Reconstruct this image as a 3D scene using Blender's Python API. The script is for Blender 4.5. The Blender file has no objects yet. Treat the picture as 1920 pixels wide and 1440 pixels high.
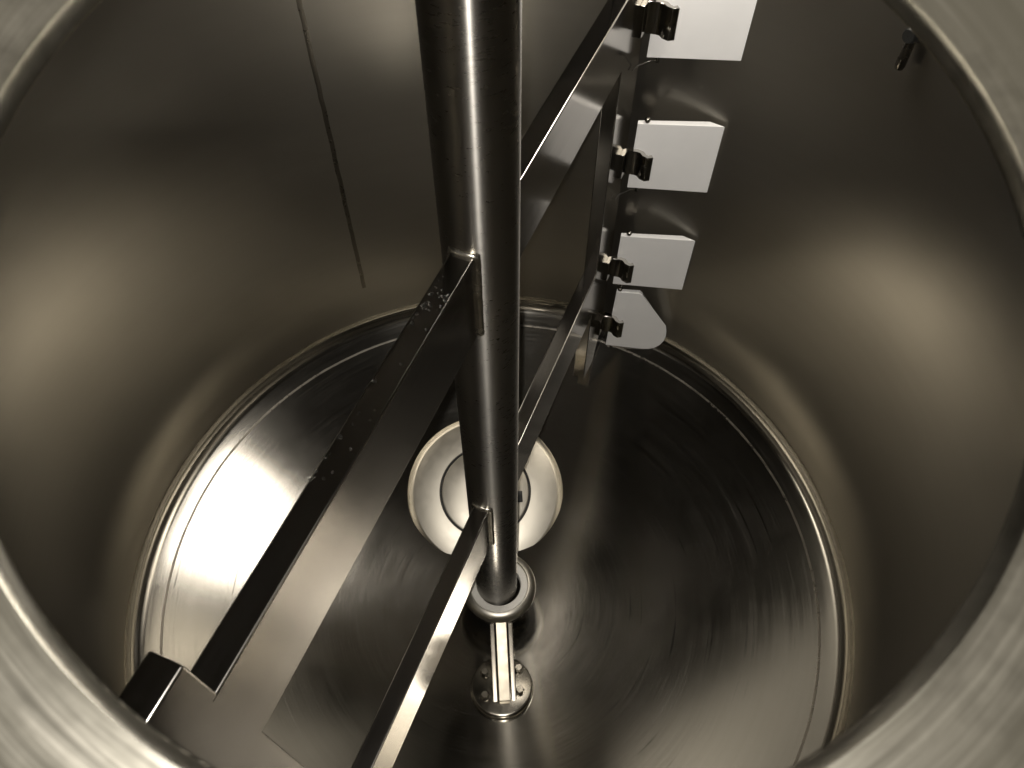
import bpy, bmesh, math, random
from mathutils import Vector, Matrix

random.seed(7)
scn = bpy.context.scene
C = scn.collection
PI = math.pi

# ------------------------------------------------------------------ camera
CAM = Vector((0.0, -0.6105, 1.4))
cR = Vector((0.99832516, -0.05781864, -0.00196797))
cU = Vector((0.04794452, 0.80783865, 0.58745046))
cF = Vector((0.03237579, 0.58656093, -0.80925774))
FPX = 1442.0
cd = bpy.data.cameras.new('camera')
cam = bpy.data.objects.new('camera', cd)
C.objects.link(cam)
cam.matrix_world = Matrix(((cR.x, cU.x, -cF.x, CAM.x), (cR.y, cU.y, -cF.y, CAM.y),
                           (cR.z, cU.z, -cF.z, CAM.z), (0, 0, 0, 1)))
cd.sensor_fit = 'HORIZONTAL'
cd.sensor_width = 36.0
cd.lens = FPX / 1920.0 * 36.0
cd.clip_start = 0.01
cd.clip_end = 60.0
cd.dof.use_dof = True
cd.dof.focus_distance = 1.25
cd.dof.aperture_fstop = 14.0
scn.camera = cam

# ------------------------------------------------------------------ light
world = bpy.data.worlds.new('World')
scn.world = world
world.use_nodes = True
bg = world.node_tree.nodes['Background']
bg.inputs['Color'].default_value = (1.0, 0.92, 0.78, 1)       # the dim, warm room round the tank
bg.inputs['Strength'].default_value = 0.31

def lamp(name, kind, loc, energy, color, **kw):
    l = bpy.data.lights.new(name, kind)
    l.energy = energy
    l.color = color
    for k, v in kw.items():
        setattr(l, k, v)
    o = bpy.data.objects.new(name, l)
    o.location = loc
    C.objects.link(o)
    return o

# the phone's own flash beside its lens
lamp('flash_lamp', 'POINT', CAM - cR * 0.014 + cU * 0.012, 34.0, (1.0, 0.95, 0.88), shadow_soft_size=0.006)
# lamp behind the sight glass in the far side of the tank's dome
SIGHT = (((0.37, 0.43, 1.125), 2.3, 0.24),)
for loc, power, size in SIGHT:
    sg = lamp('sight_glass_lamp', 'AREA', loc, power, (1.0, 0.93, 0.83), shape='DISK', size=size)
    sg.rotation_euler = (math.radians(-14), math.radians(12), 0)

scn.render.engine = 'CYCLES'
scn.cycles.use_denoising = True
scn.cycles.max_bounces = 16
scn.cycles.glossy_bounces = 12
scn.cycles.diffuse_bounces = 4
scn.cycles.sample_clamp_indirect = 6.0
scn.cycles.blur_glossy = 0.3
scn.view_settings.view_transform = 'Standard'
scn.view_settings.look = 'None'
scn.view_settings.exposure = 0.0
scn.view_settings.gamma = 1.0

# ------------------------------------------------------------------ helpers
def ray(px, py):
    return (cF * FPX + cR * (px - 960.0) - cU * (py - 720.0)).normalized()

class NT:
    def __init__(s, name):
        s.m = bpy.data.materials.new(name)
        s.m.use_nodes = True
        s.t = s.m.node_tree
        s.n = s.t.nodes
        s.p = s.n['Principled BSDF']
    def add(s, kind, **kw):
        o = s.n.new(kind)
        for k, v in kw.items():
            if k == 'ins':
                for a, b in v.items():
                    o.inputs[a].default_value = b
            else:
                setattr(o, k, v)
        return o
    def link(s, a, b):
        s.t.links.new(a, b)
    def math(s, op, a, b=None, c=None):
        o = s.n.new('ShaderNodeMath')
        o.operation = op
        for i, x in enumerate((a, b, c)):
            if x is None:
                continue
            if isinstance(x, (int, float)):
                o.inputs[i].default_value = x
            else:
                s.link(x, o.inputs[i])
        return o.outputs[0]
    def comb(s, x, y, z):
        o = s.n.new('ShaderNodeCombineXYZ')
        for i, v in enumerate((x, y, z)):
            if isinstance(v, (int, float)):
                o.inputs[i].default_value = v
            else:
                s.link(v, o.inputs[i])
        return o.outputs[0]
    def noise(s, vec, scale, detail=3.0, rough=0.55):
        o = s.add('ShaderNodeTexNoise', ins={'Scale': scale, 'Detail': detail, 'Roughness': rough})
        s.link(vec, o.inputs['Vector'])
        return o.outputs['Fac']
    def ramp(s, x, a, b, lo, hi):
        o = s.add('ShaderNodeMapRange', ins={'From Min': a, 'From Max': b, 'To Min': lo, 'To Max': hi})
        s.link(x, o.inputs['Value'])
        return o.outputs['Result']

def steel(name, col, rough, aniso=0.0, rot=0.0, mode='flat', bump=0.04, mott=0.06, rvar=0.06, scratch=0.0,
          grain=1.0, bumpdist=0.001, cloudb=1.5, scuff=0.0, stain=0.0):
    """stainless steel; mode says how the grinding grain runs: around the z axis (wall, floor) or along x/y/z"""
    k = NT(name)
    tc = k.add('ShaderNodeTexCoord')
    sep = k.add('ShaderNodeSeparateXYZ')
    k.link(tc.outputs['Object'], sep.inputs[0])
    x, y, z = sep.outputs
    if mode in ('wall', 'floor', 'ring'):
        ang = k.math('ARCTAN2', y, x)
        rad = k.math('SQRT', k.math('ADD', k.math('MULTIPLY', x, x), k.math('MULTIPLY', y, y)))
        if mode == 'wall':
            v = k.comb(k.math('MULTIPLY', ang, 3.0), 0.0, k.math('MULTIPLY', z, 260.0 * grain))
            v2 = k.comb(k.math('MULTIPLY', ang, 1.0), 7.0, k.math('MULTIPLY', z, 40.0 * grain))
        else:
            v = k.comb(k.math('MULTIPLY', ang, 2.0), 0.0, k.math('MULTIPLY', rad, 300.0 * grain))
            v2 = k.comb(k.math('MULTIPLY', ang, 0.9), 3.0, k.math('MULTIPLY', rad, 110.0 * grain))
    else:
        s3 = {'x': (2, 160, 160), 'y': (160, 2, 160), 'z': (160, 160, 2), 'flat': (60, 60, 60)}[mode]
        v = k.comb(k.math('MULTIPLY', x, s3[0] * grain), k.math('MULTIPLY', y, s3[1] * grain), k.math('MULTIPLY', z, s3[2] * grain))
        v2 = k.comb(k.math('MULTIPLY', x, s3[0] * .2), k.math('MULTIPLY', y, s3[1] * .2), k.math('MULTIPLY', z, s3[2] * .2))
    fine = k.noise(v, 1.0, 4.0, 0.6)
    broad = k.noise(v2, 1.0, 3.0, 0.6)
    cloud = k.noise(tc.outputs['Object'], 4.5, 4.0, 0.6)
    # colour: small drift only
    mixf = k.math('ADD', k.math('MULTIPLY', broad, 0.5), k.math('MULTIPLY', cloud, 0.5))
    cr = k.add('ShaderNodeMix', data_type='RGBA')
    k.link(k.ramp(mixf, 0.3, 0.7, 0.0, 1.0), cr.inputs['Factor'])
    cr.inputs['A'].default_value = (col[0] * (1 - mott), col[1] * (1 - mott), col[2] * (1 - mott * 1.3), 1)
    cr.inputs['B'].default_value = (min(1, col[0] * (1 + mott)), min(1, col[1] * (1 + mott)), min(1, col[2] * (1 + mott)), 1)
    colour = cr.outputs['Result']
    if scuff > 0:      # long dark rub marks that run with the grain
        v3 = k.comb(k.math('MULTIPLY', ang, 1.7), 11.0, k.math('MULTIPLY', rad, 130.0))
        sm = k.math('MULTIPLY', k.ramp(k.noise(v3, 1.0, 2.0, 0.5), 0.62, 0.70, 0.0, scuff), k.ramp(cloud, 0.53, 0.64, 0.0, 1.0))
        mx = k.add('ShaderNodeMix', data_type='RGBA')
        k.link(sm, mx.inputs['Factor'])
        k.link(colour, mx.inputs['A'])
        mx.inputs['B'].default_value = (0.03, 0.027, 0.022, 1)
        colour = mx.outputs['Result']
    if stain > 0:      # dull handling marks and grime
        st = k.noise(tc.outputs['Object'], 9.0, 5.0, 0.65)
        sm = k.math('MULTIPLY', k.ramp(st, 0.48, 0.72, 0.0, stain), 1.0)
        mx = k.add('ShaderNodeMix', data_type='RGBA')
        k.link(sm, mx.inputs['Factor'])
        k.link(colour, mx.inputs['A'])
        mx.inputs['B'].default_value = (0.10, 0.092, 0.072, 1)
        colour = mx.outputs['Result']
    k.link(colour, k.p.inputs['Base Color'])
    k.p.inputs['Metallic'].default_value = 1.0
    rr = k.math('ADD', k.ramp(fine, 0.3, 0.7, rough - rvar, rough + rvar), k.ramp(cloud, 0.3, 0.7, -rvar, rvar))
    if scratch > 0:
        sc = k.ramp(broad, 0.60, 0.72, 0.0, scratch)
        rr = k.math('ADD', rr, sc)
    k.link(k.math('MAXIMUM', rr, 0.02), k.p.inputs['Roughness'])
    if aniso > 0:
        k.p.inputs['Anisotropic'].default_value = aniso
        k.p.inputs['Anisotropic Rotation'].default_value = rot
        tg = k.add('ShaderNodeTangent', direction_type='RADIAL', axis={'x': 'X', 'y': 'Y'}.get(mode, 'Z'))
        k.link(tg.outputs[0], k.p.inputs['Tangent'])
    if bump > 0:
        b = k.add('ShaderNodeBump', ins={'Strength': bump, 'Distance': bumpdist})
        hgt = k.math('ADD', k.math('MULTIPLY', fine, 0.5), k.math('MULTIPLY', broad, 0.9))
        hgt = k.math('ADD', hgt, k.math('MULTIPLY', cloud, cloudb))
        k.link(hgt, b.inputs['Height'])
        k.link(b.outputs[0], k.p.inputs['Normal'])
    return k.m

def plain(name, col, rough, metallic=0.0, var=0.05, scale=30.0, bump=0.0):
    k = NT(name)
    tc = k.add('ShaderNodeTexCoord')
    nz = k.noise(tc.outputs['Object'], scale, 4.0, 0.6)
    cr = k.add('ShaderNodeMix', data_type='RGBA')
    k.link(k.ramp(nz, 0.3, 0.7, 0.0, 1.0), cr.inputs['Factor'])
    cr.inputs['A'].default_value = tuple(c * (1 - var) for c in col) + (1,)
    cr.inputs['B'].default_value = tuple(min(1, c * (1 + var)) for c in col) + (1,)
    k.link(cr.outputs['Result'], k.p.inputs['Base Color'])
    k.p.inputs['Metallic'].default_value = metallic
    k.link(k.ramp(nz, 0.3, 0.7, rough * 0.85, rough * 1.15), k.p.inputs['Roughness'])
    if bump:
        b = k.add('ShaderNodeBump', ins={'Strength': bump, 'Distance': 0.001})
        k.link(nz, b.inputs['Height'])
        k.link(b.outputs[0], k.p.inputs['Normal'])
    return k.m

STEEL = (0.53, 0.50, 0.45)
M = {
    'wall': steel('brushed_wall_steel', (0.37, 0.352, 0.315), 0.30, 0.55, 0.25, 'wall', bump=0.0008, rvar=0.012, mott=0.03),
    'floor': steel('ground_floor_steel', (0.39, 0.373, 0.338), 0.13, 0.45, 0.25, 'floor', bump=0.012, rvar=0.022, scratch=0.03, cloudb=0.15, scuff=0.6),
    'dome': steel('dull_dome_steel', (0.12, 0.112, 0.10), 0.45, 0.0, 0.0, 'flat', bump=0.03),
    'collar': steel('satin_collar_steel', (0.46, 0.44, 0.39), 0.19, 0.2, 0.25, 'ring', bump=0.14, rvar=0.05, scratch=0.08, stain=1.0, mott=0.18),
    'shaft': steel('turned_shaft_steel', (0.36, 0.345, 0.32), 0.28, 1.0, 0.25, 'wall', bump=0.0, rvar=0.012, mott=0.03),
    'bar': steel('polished_bar_steel', (0.44, 0.422, 0.40), 0.14, 0.0, 0.0, 'y', bump=0.004, rvar=0.02),
    'clip': steel('bright_clip_steel', (0.40, 0.385, 0.36), 0.10, 0.0, 0.0, 'flat', bump=0.01, rvar=0.02),
    'weld': steel('weld_steel', (0.58, 0.55, 0.48), 0.24, 0.0, 0.0, 'flat', bump=0.1, rvar=0.05),
    'seam': steel('seam_steel', (0.19, 0.175, 0.15), 0.30, 0.0, 0.0, 'flat', bump=0.0, rvar=0.05),
    'ringface': steel('faced_ring_steel', (0.62, 0.58, 0.50), 0.38, 0.0, 0.0, 'flat', bump=0.01, rvar=0.03),
    'cast': steel('bracket_steel', (0.50, 0.47, 0.41), 0.22, 0.0, 0.0, 'flat', bump=0.03, rvar=0.04),
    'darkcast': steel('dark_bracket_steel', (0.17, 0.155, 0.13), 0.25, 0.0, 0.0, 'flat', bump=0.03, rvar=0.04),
    'rimring': steel('matte_cup_rim_steel', (0.50, 0.475, 0.42), 0.36, 0.0, 0.0, 'flat', bump=0.02, rvar=0.03),
    'footsteel': steel('foot_steel', (0.30, 0.28, 0.24), 0.24, 0.0, 0.0, 'flat', bump=0.03, rvar=0.04),
    'web': steel('web_steel', (0.46, 0.415, 0.335), 0.40, 0.0, 0.0, 'flat', bump=0.02, rvar=0.03),
    'white': plain('white_plastic', (0.86, 0.855, 0.845), 0.38, var=0.02, scale=14.0),
    'bush': plain('grey_white_bushing_plastic', (0.72, 0.70, 0.65), 0.45, var=0.04),
    'rubber': plain('black_rubber', (0.012, 0.012, 0.011), 0.5),
    'black': plain('black_fitting_plastic', (0.015, 0.015, 0.014), 0.35),
}

def mesh_obj(name, bm, mat, parent=None, smooth=35.0, flat=False):
    bmesh.ops.recalc_face_normals(bm, faces=bm.faces[:])
    me = bpy.data.meshes.new(name)
    bm.to_mesh(me)
    bm.free()
    me.materials.append(M[mat])
    o = bpy.data.objects.new(name, me)
    C.objects.link(o)
    if parent is not None:
        o.parent = parent
    if smooth:
        for p in me.polygons:
            p.use_smooth = True
        me.set_sharp_from_angle(angle=math.radians(smooth))
    if flat:
        w = o.modifiers.new('flat_faces', 'WEIGHTED_NORMAL')
        w.weight = 100
        w.keep_sharp = True
    return o

def thing(name, label, cat, loc=(0, 0, 0), rot=None, group=None):
    o = bpy.data.objects.new(name, None)
    o.empty_display_size = 0.05
    o.location = loc
    if rot is not None:
        o.rotation_euler = rot
    C.objects.link(o)
    o['label'] = label
    o['category'] = cat
    if group:
        o['group'] = group
    return o

def lathe(bm, prof, seg=96, closed=False, cap=False, mat=None):
    rings = []
    for (r, z) in prof:
        ring = []
        for i in range(seg):
            a = 2 * PI * i / seg
            v = Vector((r * math.cos(a), r * math.sin(a), z))
            ring.append(bm.verts.new(mat @ v if mat else v))
        rings.append(ring)
    n = len(rings)
    for j in range(n if closed else n - 1):
        a, b = rings[j], rings[(j + 1) % n]
        for i in range(seg):
            k = (i + 1) % seg
            bm.faces.new((a[i], a[k], b[k], b[i]))
    if cap:
        bm.faces.new(rings[0])
        bm.faces.new(rings[-1])
    return rings

def prism(bm, pts, d0, d1, axis='z', bevel=0.0, seg=2):
    """extrude polygon pts along an axis; bevel every edge"""
    def mk(p, d):
        return {'z': (p[0], p[1], d), 'x': (d, p[0], p[1]), 'y': (p[0], d, p[1])}[axis]
    a = [bm.verts.new(mk(p, d0)) for p in pts]
    b = [bm.verts.new(mk(p, d1)) for p in pts]
    n = len(pts)
    fs = [bm.faces.new(a), bm.faces.new(b)]
    for i in range(n):
        fs.append(bm.faces.new((a[i], a[(i + 1) % n], b[(i + 1) % n], b[i])))
    bmesh.ops.recalc_face_normals(bm, faces=fs)
    if bevel > 0:
        es = list({e for f in fs for e in f.edges})
        bmesh.ops.bevel(bm, geom=es, offset=bevel, segments=seg, profile=0.5, affect='EDGES', clamp_overlap=True)

def box(bm, x0, x1, y0, y1, z0, z1, bevel=0.0, seg=2):
    prism(bm, [(x0, y0), (x1, y0), (x1, y1), (x0, y1)], z0, z1, 'z', bevel, seg)

def tube(bm, pts, rad, seg=8, jit=0.0):
    """round bar along pts; rad a number or a list"""
    pts = [Vector(p) for p in pts]
    rings = []
    up = Vector((0.13, 0.29, 0.95))
    for i, p in enumerate(pts):
        t = (pts[min(i + 1, len(pts) - 1)] - pts[max(i - 1, 0)]).normalized()
        a = t.cross(up)
        if a.length < 1e-4:
            a = t.cross(Vector((1, 0, 0)))
        a.normalize()
        b = t.cross(a)
        r = rad[i] if isinstance(rad, (list, tuple)) else rad
        r *= 1 + random.uniform(-jit, jit)
        rings.append([bm.verts.new(p + (a * math.cos(2 * PI * k / seg) + b * math.sin(2 * PI * k / seg)) * r) for k in range(seg)])
    for j in range(len(rings) - 1):
        for k in range(seg):
            q = (k + 1) % seg
            bm.faces.new((rings[j][k], rings[j][q], rings[j + 1][q], rings[j + 1][k]))
    bm.faces.new(rings[0])
    bm.faces.new(rings[-1])

# ------------------------------------------------------------------ the tank
R = 0.687            # inside radius of the shell
CX = -0.009          # the shell stands a little off the shaft's axis
RK = 0.050           # knuckle radius
RC = 1.17            # crown radius of the dished bottom
ZK = -0.012          # height of the knuckle tangent line
h0 = math.sqrt((RC - RK) ** 2 - (R - RK) ** 2)
ZS = ZK + h0         # centre of the crown sphere
ZB = ZS - RC         # lowest point of the floor
aK = math.asin((R - RK) / (RC - RK))

def floor_z(r):
    return ZS - math.sqrt(RC * RC - r * r)

def floor_hit(px, py, lift=0.0):
    """where the line through a picture point meets the crown"""
    d = ray(px, py)
    o = CAM - Vector((0, 0, ZS))
    rr = RC - lift
    b = o.dot(d)
    t = -b + math.sqrt(b * b - (o.length_squared - rr * rr))
    return CAM + d * t

tank = thing('mixing_tank', 'round brushed stainless steel tank seen inside, with dished bottom and manhole collar', 'tank', (0, 0, ZB))
TZ = Matrix.Translation((0, 0, -ZB))

# manhole: centre and axis
MC = CAM - cR * 0.0008 + cU * 0.0504 + cF * 0.2742
MR = 0.19
a_, b_ = math.radians(2), math.radians(17)
MN = (cR * math.sin(a_) + cU * math.sin(b_) * math.cos(a_) - cF * math.cos(a_) * math.cos(b_)).normalized()
DS = 1.256
DC = MC - MN * DS                                  # centre of the dome sphere
DR = math.sqrt(DS * DS + MR * MR)
e1 = MN.cross(Vector((0, 1, 0))).normalized()
e1 = -e1 if e1.x < 0 else e1
e2 = MN.cross(e1).normalized()

def dome_z(x, y):
    q = DR * DR - (x - DC.x) ** 2 - (y - DC.y) ** 2
    return DC.z + math.sqrt(q)

SEG = 160
bm = bmesh.new()
rings = []
NZ = 26
for j in range(NZ + 1):
    ring = []
    for i in range(SEG):
        a = 2 * PI * i / SEG
        x, y = CX + R * math.cos(a), R * math.sin(a)
        z = ZK + (dome_z(x, y) - ZK) * j / NZ
        ring.append(bm.verts.new((x, y, z - ZB)))
    rings.append(ring)
for j in range(NZ):
    for i in range(SEG):
        k = (i + 1) % SEG
        bm.faces.new((rings[j][i], rings[j][k], rings[j + 1][k], rings[j + 1][i]))
mesh_obj('shell_wall', bm, 'wall', tank, 60)

prof = [(0.0005, ZB)]
for i in range(1, 41):
    t = aK * i / 40
    prof.append((RC * math.sin(t), ZS - RC * math.cos(t)))
for i in range(1, 13):
    t = aK + (PI / 2 - aK) * i / 12
    prof.append((R - RK + RK * math.sin(t), ZK - RK * math.cos(t)))
bm = bmesh.new()
lathe(bm, [(r, z - ZB) for r, z in prof], SEG, mat=Matrix.Translation((CX, 0, 0)))
mesh_obj('dished_bottom', bm, 'floor', tank, 60)

# dome with the manhole hole left open
bm = bmesh.new()
rings = []
ND = 14
for j in range(ND + 1):
    f = j / ND
    ring = []
    for i in range(SEG):
        a = 2 * PI * i / SEG
        hp = MC + (e1 * math.cos(a) + (e2 if e2.y > 0 else -e2) * math.sin(a)) * MR
        x = hp.x * (1 - f) + (CX + R * math.cos(a)) * f
        y = hp.y * (1 - f) + R * math.sin(a) * f
        ring.append(bm.verts.new((x, y, dome_z(x, y) - ZB)))
    rings.append(ring)
for j in range(ND):
    for i in range(SEG):
        k = (i + 1) % SEG
        bm.faces.new((rings[j][i], rings[j][k], rings[j + 1][k], rings[j + 1][i]))
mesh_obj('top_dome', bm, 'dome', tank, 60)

# sight glass rims, welded into the dome round the lamps
for loc, power, size in SIGHT:
    bm = bmesh.new()
    q = Vector((loc[0], loc[1], dome_z(loc[0], loc[1])))
    nq = (q - DC).normalized()
    aq = nq.cross(Vector((0, 1, 0))).normalized()
    bq = nq.cross(aq)
    q = q - nq * 0.006
    mq = Matrix(((aq.x, bq.x, nq.x, q.x), (aq.y, bq.y, nq.y, q.y), (aq.z, bq.z, nq.z, q.z - ZB), (0, 0, 0, 1)))
    lathe(bm, [(size / 2 + 0.012 + 0.010 * math.cos(t), 0.010 * math.sin(t)) for t in [2 * PI * i / 12 for i in range(12)]], 48, closed=True, mat=mq)
    mesh_obj('sight_glass_rim', bm, 'clip', tank, 60)

# manhole collar: short neck rolled out into a wide lip
collar_prof = [(0.1900, -0.002), (0.1900, 0.0), (0.1925, 0.0058), (0.1990, 0.0086), (0.2090, 0.0122), (0.2220, 0.0152), (0.2400, 0.0172),
               (0.2600, 0.0180), (0.2850, 0.0180), (0.2900, 0.0140), (0.2900, 0.0060), (0.2860, 0.0020), (0.205, -0.002)]
bm = bmesh.new()
lathe(bm, collar_prof, 200)
mc = mesh_obj('manhole_collar', bm, 'collar', tank, 30)
mm = Matrix(((e1.x, e2.x, MN.x, MC.x), (e1.y, e2.y, MN.y, MC.y), (e1.z, e2.z, MN.z, MC.z - ZB), (0, 0, 0, 1)))
mc.matrix_local = mm

# long weld of the shell: a flat, dull bead down the wall
def wall_strip(name, az, z0, z1, w, t, mat):
    bm = bmesh.new()
    n = 40
    L = []
    for i in range(n + 1):
        z = z0 + (z1 - z0) * i / n
        j = random.uniform(-0.0008, 0.0008)
        row = []
        for s, d in ((-1, 0.0), (-0.45, t), (0.45, t), (1, 0.0)):
            a = az + (s * w / 2 + j) / R
            rr = R - d + 0.0002 * (1 if d == 0 else 0)
            row.append(bm.verts.new((CX + rr * math.sin(a), rr * math.cos(a), z - ZB)))
        L.append(row)
    for i in range(n):
        for k in range(3):
            bm.faces.new((L[i][k], L[i][k + 1], L[i + 1][k + 1], L[i + 1][k]))
    return mesh_obj(name, bm, mat, tank, 50)
wall_strip('weld_seam', math.radians(-22.6), 0.09, 1.03, 0.014, 0.0002, 'seam')

# ring weld where the shell meets the dished bottom
def ring_bead(name, r, w, t, mat, jit=0.0006):
    bm = bmesh.new()
    n = SEG
    L = []
    for i in range(n):
        a = 2 * PI * i / n
        j = random.uniform(-jit, jit)
        row = []
        for s, d in ((-1, 0.00028), (-0.4, t), (0.4, t), (1, 0.00028)):
            rr = r + s * w / 2 + j
            zz = floor_z(rr) if rr < RC * math.sin(aK) else ZK - math.sqrt(max(0, RK * RK - (rr - R + RK) ** 2))
            row.append(bm.verts.new((CX + rr * math.cos(a), rr * math.sin(a), zz + d - ZB)))
        L.append(row)
    for i in range(n):
        k2 = (i + 1) % n
        for k in range(3):
            bm.faces.new((L[i][k], L[i][k + 1], L[k2][k + 1], L[k2][k]))
    return mesh_obj(name, bm, mat, tank, 50)
ring_bead('ring_weld', 0.642, 0.004, 0.00034, 'seam', 0.0003)

# ------------------------------------------------------------------ bottom outlet
pD = floor_hit(910, 921, 0.030)
nD = ((Vector((0, 0, ZS)) - pD).normalized() * 0.5 + (CAM - pD).normalized() * 0.5).normalized()
ez = nD
ex = Vector((1, 0, 0)) - ez * ez.x
ex.normalize()
ey = ez.cross(ex)
outlet = thing('bottom_outlet', 'round pale steel outlet plate with black seal ring on tank floor behind the shaft', 'outlet')
outlet.matrix_world = Matrix(((ex.x, ey.x, ez.x, pD.x), (ex.y, ey.y, ez.y, pD.y), (ex.z, ey.z, ez.z, pD.z), (0, 0, 0, 1)))
OR = 0.183
bm = bmesh.new()
lathe(bm, [(0.1065, -0.006), (0.1065, -0.0006), (0.1072, 0.0), (OR - 0.016, 0.0), (OR - 0.013, -0.001), (OR - 0.003, -0.008),
           (OR, -0.012), (OR + 0.001, -0.02), (OR + 0.002, -0.080)], 128)
mesh_obj('face_ring', bm, 'ringface', outlet)
bm = bmesh.new()
lathe(bm, [(0.1022 + 0.0021 + 0.0026 * math.cos(t), -0.0016 + 0.0026 * math.sin(t)) for t in [2 * PI * i / 10 for i in range(10)]], 96, closed=True)
mesh_obj('seal_ring', bm, 'rubber', outlet)
bm = bmesh.new()
rg = lathe(bm, [(0.0005, -0.001), (0.05, -0.001), (0.098, -0.001), (0.1012, -0.002), (0.102, -0.005), (0.102, -0.02)], 96)
mesh_obj('plug', bm, 'ringface', outlet)
# small catch on the plug
bm = bmesh.new()
box(bm, 0.066, 0.086, -0.030, -0.004, -0.001, 0.006, 0.0015)
mesh_obj('catch', bm, 'black', outlet)

# ------------------------------------------------------------------ agitator
AL = 0.4336
ag = thing('agitator', 'polished steel anchor agitator with upright shaft, two crossbars and side legs', 'agitator', (0, 0, -0.16), (0, 0, -AL))
Z0 = -0.16
SR = 0.0427
W = 0.0136
def Z(z):
    return z - Z0
bm = bmesh.new()
lathe(bm, [(0.001, Z(-0.19)), (SR - 0.008, Z(-0.19)), (SR - 0.008, Z(-0.165))] + [(SR, Z(-0.165 + 1.50 * i / 40)) for i in range(41)], 72)
mesh_obj('shaft', bm, 'shaft', ag, 40)

UT, UB, LT, LB = 0.8418, 0.7214, 0.2751, 0.1493
LI, LO = 0.520, 0.642          # inner and outer edge of the legs
LEGTOP, LEGBOT = 0.908, -0.100
for s in (1, -1):
    for (zt, zb, nm) in ((UT, UB, 'upper_arm'), (LT, LB, 'lower_arm')):
        bm = bmesh.new()
        y0, y1 = sorted((s * 0.030, s * ((LI if s > 0 else 0.499) + 0.006)))
        box(bm, -W, W, y0, y1, Z(zb), Z(zt))
        es = [e for e in bm.edges if abs(e.verts[0].co.y - e.verts[1].co.y) > 0.1]
        bmesh.ops.bevel(bm, geom=es, offset=0.0022, segments=3, profile=0.5, affect='EDGES')
        mesh_obj(nm, bm, 'bar', ag, 50, True)
    bm = bmesh.new()
    y0, y1 = s * (LI if s > 0 else 0.499), s * LO
    pts = [(y0, Z(LEGTOP)), (y1, Z(LEGTOP)), (y1, Z(0.0)), (s * (LO - 0.05), Z(LEGBOT)), (y0, Z(LEGBOT + 0.02))]
    prism(bm, pts, -W + 0.0002, W - 0.0002, 'x', 0.0022, 3)
    mesh_obj('leg', bm, 'bar', ag, 50, True)

# welds between arms and shaft
for s in (1, -1):
    for (zt, zb) in ((UT, UB), (LT, LB)):
        bm = bmesh.new()
        path = []
        yy = math.sqrt(SR * SR - W * W)
        for i in range(22):
            path.append((W + 0.0010 + random.uniform(-.0003, .0003), s * (yy + 0.0016), Z(zb + (zt - zb) * i / 21)))
        for i in range(1, 9):
            path.append((W * (1 - 2 * i / 8.0), s * (math.sqrt(SR * SR - (W * (1 - 2 * i / 8.0)) ** 2) + 0.0012), Z(zt) + 0.001 + random.uniform(-.0006, .0006)))
        for i in range(1, 22):
            path.append((-W - 0.0010, s * (yy + 0.0016), Z(zt - (zt - zb) * i / 21)))
        tube(bm, path, 0.0046, 12, 0.05)
        mesh_obj('weld_bead', bm, 'weld', ag, 60)

# water drops left on top of the near upper arm
kd = NT('water')
kd.p.inputs['Base Color'].default_value = (0.9, 0.95, 1.0, 1)
kd.p.inputs['Roughness'].default_value = 0.03
kd.p.inputs['Transmission Weight'].default_value = 1.0
kd.p.inputs['IOR'].default_value = 1.33
M['water'] = kd.m
bm = bmesh.new()
for i in range(46):
    if i < 26:
        yy, xx = random.gauss(-0.115, 0.014), random.uniform(-0.010, 0.011)
    else:
        yy, xx = random.uniform(-0.33, -0.13), random.gauss(-0.010, 0.0012) if random.random() < 0.5 else random.uniform(-0.010, 0.010)
    rr = random.uniform(0.0007, 0.0019)
    st = random.uniform(0.8, 1.9)
    lathe(bm, [(rr, 0.0), (rr * 0.93, rr * 0.28), (rr * 0.62, rr * 0.52), (rr * 0.08, rr * 0.62)], 10,
          mat=Matrix.Translation((xx, yy, Z(UT) + 0.00005)) @ Matrix.Rotation(random.uniform(0, 3), 4, 'Z') @ Matrix.Diagonal((1, st, 1, 1)))
dr = mesh_obj('water_drops', bm, 'water', ag, 60)
dr['kind'] = 'stuff'

# bent clips that hold the scraper blades on the far leg
def clip(zc, tilt=0.0):
    bm = bmesh.new()
    cl_ = [(0.590, W + 0.0036), (0.608, W + 0.0040), (0.6125, 0.0230), (0.6145, 0.0400), (0.6130, 0.0480), (0.6060, 0.0545), (0.6035, 0.0620), (0.6085, 0.0695)]
    th = 0.0046
    left, right = [], []
    for i, (yy, xx) in enumerate(cl_):
        a = Vector(cl_[max(i - 1, 0)])
        b = Vector(cl_[min(i + 1, len(cl_) - 1)])
        t = (b - a).normalized()
        nrm = Vector((-t.y, t.x))
        left.append((xx + nrm.y * th, yy + nrm.x * th))
        right.append((xx - nrm.y * th, yy - nrm.x * th))
    poly = left + right[::-1]
    prism(bm, poly, Z(zc - 0.026), Z(zc + 0.026), 'z', 0.0009, 1)
    o = mesh_obj('clip', bm, 'clip', ag, 40)
    return o
for zc in (0.765, 0.490, 0.217, 0.033):
    clip(zc)

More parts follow.
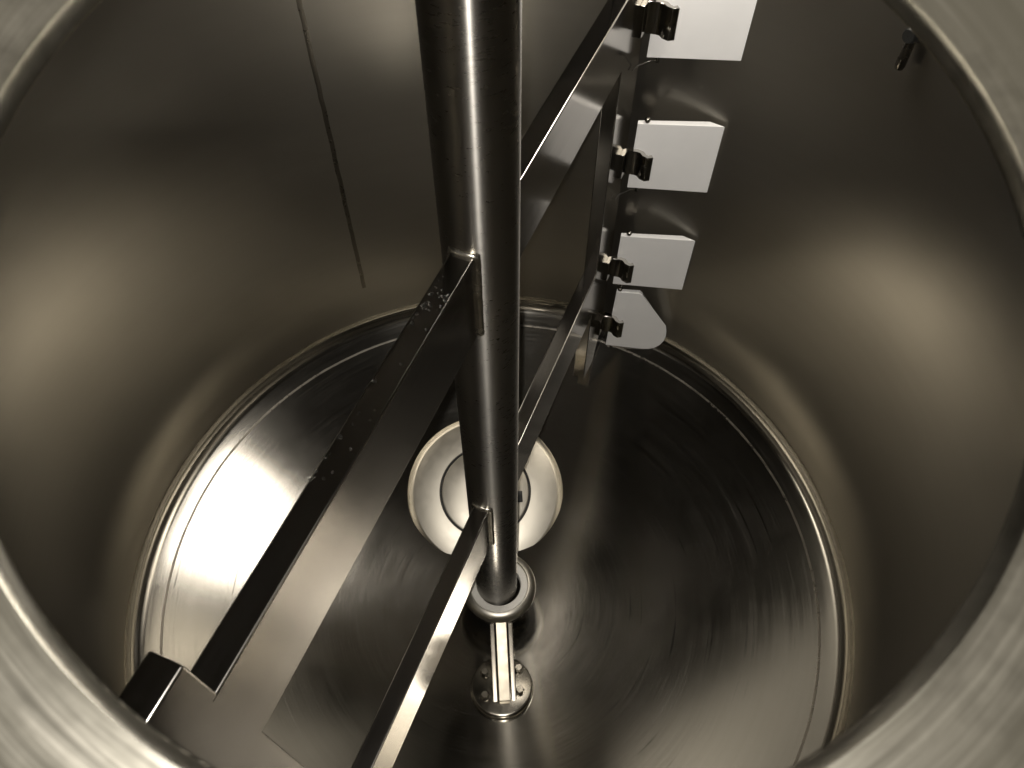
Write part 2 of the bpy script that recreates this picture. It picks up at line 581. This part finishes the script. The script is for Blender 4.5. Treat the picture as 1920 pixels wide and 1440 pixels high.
# ------------------------------------------------------------------ scraper blades
uV = Vector((math.sin(AL), math.cos(AL), 0))
nV = Vector((math.cos(AL), -math.sin(AL), 0))
PU, PN = 0.6300, 0.046          # pin position in the leg's frame
def scraper(outline, zbase, label, pin_top, pin_bot, wire, side=1):
    p = (uV * PU + nV * PN) * side
    t = thing('scraper_blade', label, 'scraper', (p.x, p.y, zbase), (0, 0, -AL + (0 if side > 0 else PI)), 'white scraper blades on the agitator legs')
    TH = 0.0105
    SL = 0.028 / 0.145
    bm = bmesh.new()
    front, back = [], []
    for (nn, z) in outline:
        # outer edge is cut back to a knife edge that rides on the wall
        nb = nn - (0.026 * (nn - 0.09) / 0.088 if nn > 0.09 else 0.0)
        front.append(bm.verts.new((nn - PN, 0.622 + (nn - 0.033) * SL - PU, z - zbase)))
        back.append(bm.verts.new((nb - 0.0019 - PN, 0.622 + (nb - 0.033) * SL + TH - PU, z - zbase)))
    k = len(outline)
    fs = [bm.faces.new(front), bm.faces.new(back)]
    for i in range(k):
        fs.append(bm.faces.new((front[i], front[(i + 1) % k], back[(i + 1) % k], back[i])))
    bmesh.ops.recalc_face_normals(bm, faces=fs)
    bmesh.ops.bevel(bm, geom=bm.edges[:], offset=0.0009, segments=2, profile=0.5, affect='EDGES', clamp_overlap=True)
    mesh_obj('plate', bm, 'white', t, 50, True)
    bm = bmesh.new()
    zt = pin_top - zbase
    prof = [(0.0004, -0.010), (0.0030, -0.010), (0.0034, -0.008), (0.0034, zt + 0.001), (0.0052, zt + 0.0015), (0.0058, zt + 0.004), (0.0050, zt + 0.0068), (0.0025, zt + 0.0082), (0.0004, zt + 0.0084)]
    lathe(bm, [(r, z) for r, z in prof], 20)
    mesh_obj('pin', bm, 'clip', t, 50)
    if wire:
        bm = bmesh.new()
        z1 = -0.006
        tube(bm, [(0.003, 0.002, z1), (-0.010, -0.004, z1 - 0.001), (-0.020, -0.014, z1 - 0.003), (-0.028, -0.026, z1 - 0.002), (-0.029, -0.046, z1 + 0.001)], 0.0011, 8)
        mesh_obj('retaining_wire', bm, 'clip', t, 60)
    return t

def rect(z0, z1):
    return [(0.029, z0), (0.177, z0 + 0.010), (0.1785, z1 + 0.013), (0.031, z1)]
scraper(rect(0.692, 0.838), 0.692, 'topmost white scraper blade, cut off by the upper edge of the picture', 0.840, 0.692, True)
scraper(rect(0.423, 0.566), 0.423, 'white square scraper blade, second from the top, brightly lit', 0.568, 0.423, True)
scraper(rect(0.155, 0.297), 0.155, 'greyer white square scraper blade just above the rounded one', 0.299, 0.155, False)
s4 = [(0.034, -0.058), (0.105, -0.055), (0.122, -0.0535), (0.136, -0.050), (0.148, -0.043), (0.159, -0.030), (0.1655, -0.013), (0.1678, 0.004), (0.1665, 0.022), (0.162, 0.042),
      (0.127, 0.091), (0.098, 0.131), (0.090, 0.136), (0.040, 0.131)]
scraper(s4, -0.058, 'lowest white scraper blade with slanted top and rounded tip', 0.133, -0.058, False)

# ------------------------------------------------------------------ bottom bearing and its bracket
ZC = -0.152                    # top of the bearing cup
br = thing('bearing_bracket', 'steel bottom bearing cup with white bushing on a bolted foot below the shaft', 'bearing', (0, 0, ZB))
def zb_(z):
    return z - ZB
OX = 0.005
T = Matrix.Translation((OX, -0.002, 0))
bm = bmesh.new()
lathe(bm, [(0.0605, zb_(ZC - 0.012)), (0.0605, zb_(ZC + 0.001)), (0.0620, zb_(ZC + 0.003)), (0.0690, zb_(ZC + 0.0020)), (0.0745, zb_(ZC - 0.003)), (0.0770, zb_(ZC - 0.009)), (0.0772, zb_(ZC - 0.015)), (0.0740, zb_(ZC - 0.0165))], 72, mat=T)
mesh_obj('cup_rim', bm, 'rimring', br, 40)
bm = bmesh.new()
lathe(bm, [(0.0735, zb_(ZC - 0.012)), (0.0735, zb_(ZC - 0.040)), (0.0700, zb_(ZC - 0.052)), (0.0600, zb_(ZC - 0.064)), (0.0420, zb_(ZC - 0.070)), (0.0005, zb_(ZC - 0.071))], 72, mat=T)
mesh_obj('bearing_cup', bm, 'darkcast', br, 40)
bm = bmesh.new()
lathe(bm, [(SR + 0.0022, zb_(ZC - 0.02)), (SR + 0.0022, zb_(ZC - 0.003)), (SR + 0.0035, zb_(ZC - 0.001)), (0.0590, zb_(ZC - 0.001)), (0.0603, zb_(ZC - 0.0025)), (0.0603, zb_(ZC - 0.012))], 72, mat=T)
mesh_obj('bushing', bm, 'bush', br, 40)
pF = floor_hit(941, 1284, 0.018)
nF = (Vector((0, 0, ZS)) - pF).normalized()
fx = (Vector((1, 0, 0)) - nF * nF.x).normalized()
fy = nF.cross(fx)
FM = Matrix(((fx.x, fy.x, nF.x, pF.x), (fx.y, fy.y, nF.y, pF.y), (fx.z, fy.z, nF.z, pF.z - ZB), (0, 0, 0, 1)))
bm = bmesh.new()
lathe(bm, [(0.0005, 0.0), (0.058, 0.0), (0.0615, -0.0015), (0.0625, -0.004), (0.0625, -0.011), (0.0600, -0.0125), (0.0640, -0.0150), (0.0655, -0.018), (0.0655, -0.024)], 64, mat=FM)
mesh_obj('foot_flange', bm, 'footsteel', br, 40)
for (x, y) in ((-0.034, 0.026), (0.036, 0.030), (-0.035, -0.022), (0.036, -0.016)):
    bm = bmesh.new()
    BM = FM @ Matrix.Translation((x, y, 0)) @ Matrix.Rotation(random.uniform(0, 1), 4, 'Z')
    lathe(bm, [(0.0098, 0.0), (0.0098, 0.0018), (0.0095, 0.0022)], 20, mat=BM)
    pts = [(0.0082 * math.cos(i * PI / 3), 0.0082 * math.sin(i * PI / 3)) for i in range(6)]
    vs0 = [bm.verts.new(BM @ Vector((a, b, 0.0015))) for a, b in pts]
    vs1 = [bm.verts.new(BM @ Vector((a, b, 0.0100))) for a, b in pts]
    vs2 = [bm.verts.new(BM @ Vector((a * .86, b * .86, 0.0114))) for a, b in pts]
    for i in range(6):
        k = (i + 1) % 6
        bm.faces.new((vs0[i], vs0[k], vs1[k], vs1[i]))
        bm.faces.new((vs1[i], vs1[k], vs2[k], vs2[i]))
    bm.faces.new(vs2)
    mesh_obj('bolt', bm, 'cast', br, 25)
# rib that carries the cup: centre web with a bright top edge, side cheeks a little lower
yF = pF.y
zf = pF.z
def rib(x0, x1, ytop, ztop, ybot, zbot, name, mat, drop=0.0):
    bm = bmesh.new()
    pts = [(ytop, zb_(ztop)), (ybot, zb_(zbot)), (ybot, zb_(zf - 0.008)), (ytop, zb_(zf - 0.004))]
    prism(bm, pts, x0, x1, 'x', 0.0016, 2)
    return mesh_obj(name, bm, mat, br, 50, True)
rib(OX - 0.0115, OX + 0.0115, -0.066, ZC - 0.010, yF - 0.036, zf + 0.016, 'web', 'web')
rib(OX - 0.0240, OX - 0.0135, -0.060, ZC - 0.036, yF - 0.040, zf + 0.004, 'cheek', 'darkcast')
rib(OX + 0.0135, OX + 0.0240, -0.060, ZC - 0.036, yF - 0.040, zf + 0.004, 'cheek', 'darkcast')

# ------------------------------------------------------------------ small probe on the upper wall
az = math.radians(61.0)
pr = thing('wall_probe', 'small black and steel probe fitting on the upper right tank wall', 'probe',
           (R * math.sin(az), R * math.cos(az), 0.852), (0, 0, -az))
bm = bmesh.new()
prof = [(0.0005, 0.0), (0.013, 0.0), (0.014, -0.004), (0.014, -0.012), (0.011, -0.016), (0.011, -0.030), (0.0085, -0.034), (0.0005, -0.034)]
RX = Matrix.Rotation(-PI / 2, 4, 'X')
lathe(bm, [(r, z) for r, z in prof], 28, mat=RX.inverted() if False else Matrix.Rotation(PI / 2, 4, 'X') @ Matrix.Scale(-1, 4, Vector((0, 0, 1))))
mesh_obj('socket', bm, 'black', pr, 40)
bm = bmesh.new()
lathe(bm, [(0.0005, 0.012), (0.006, 0.012), (0.007, 0.009), (0.007, -0.038), (0.0055, -0.043), (0.0005, -0.045)], 20, mat=Matrix.Translation((0.002, -0.026, -0.004)))
mesh_obj('tip', bm, 'darkcast', pr, 40)
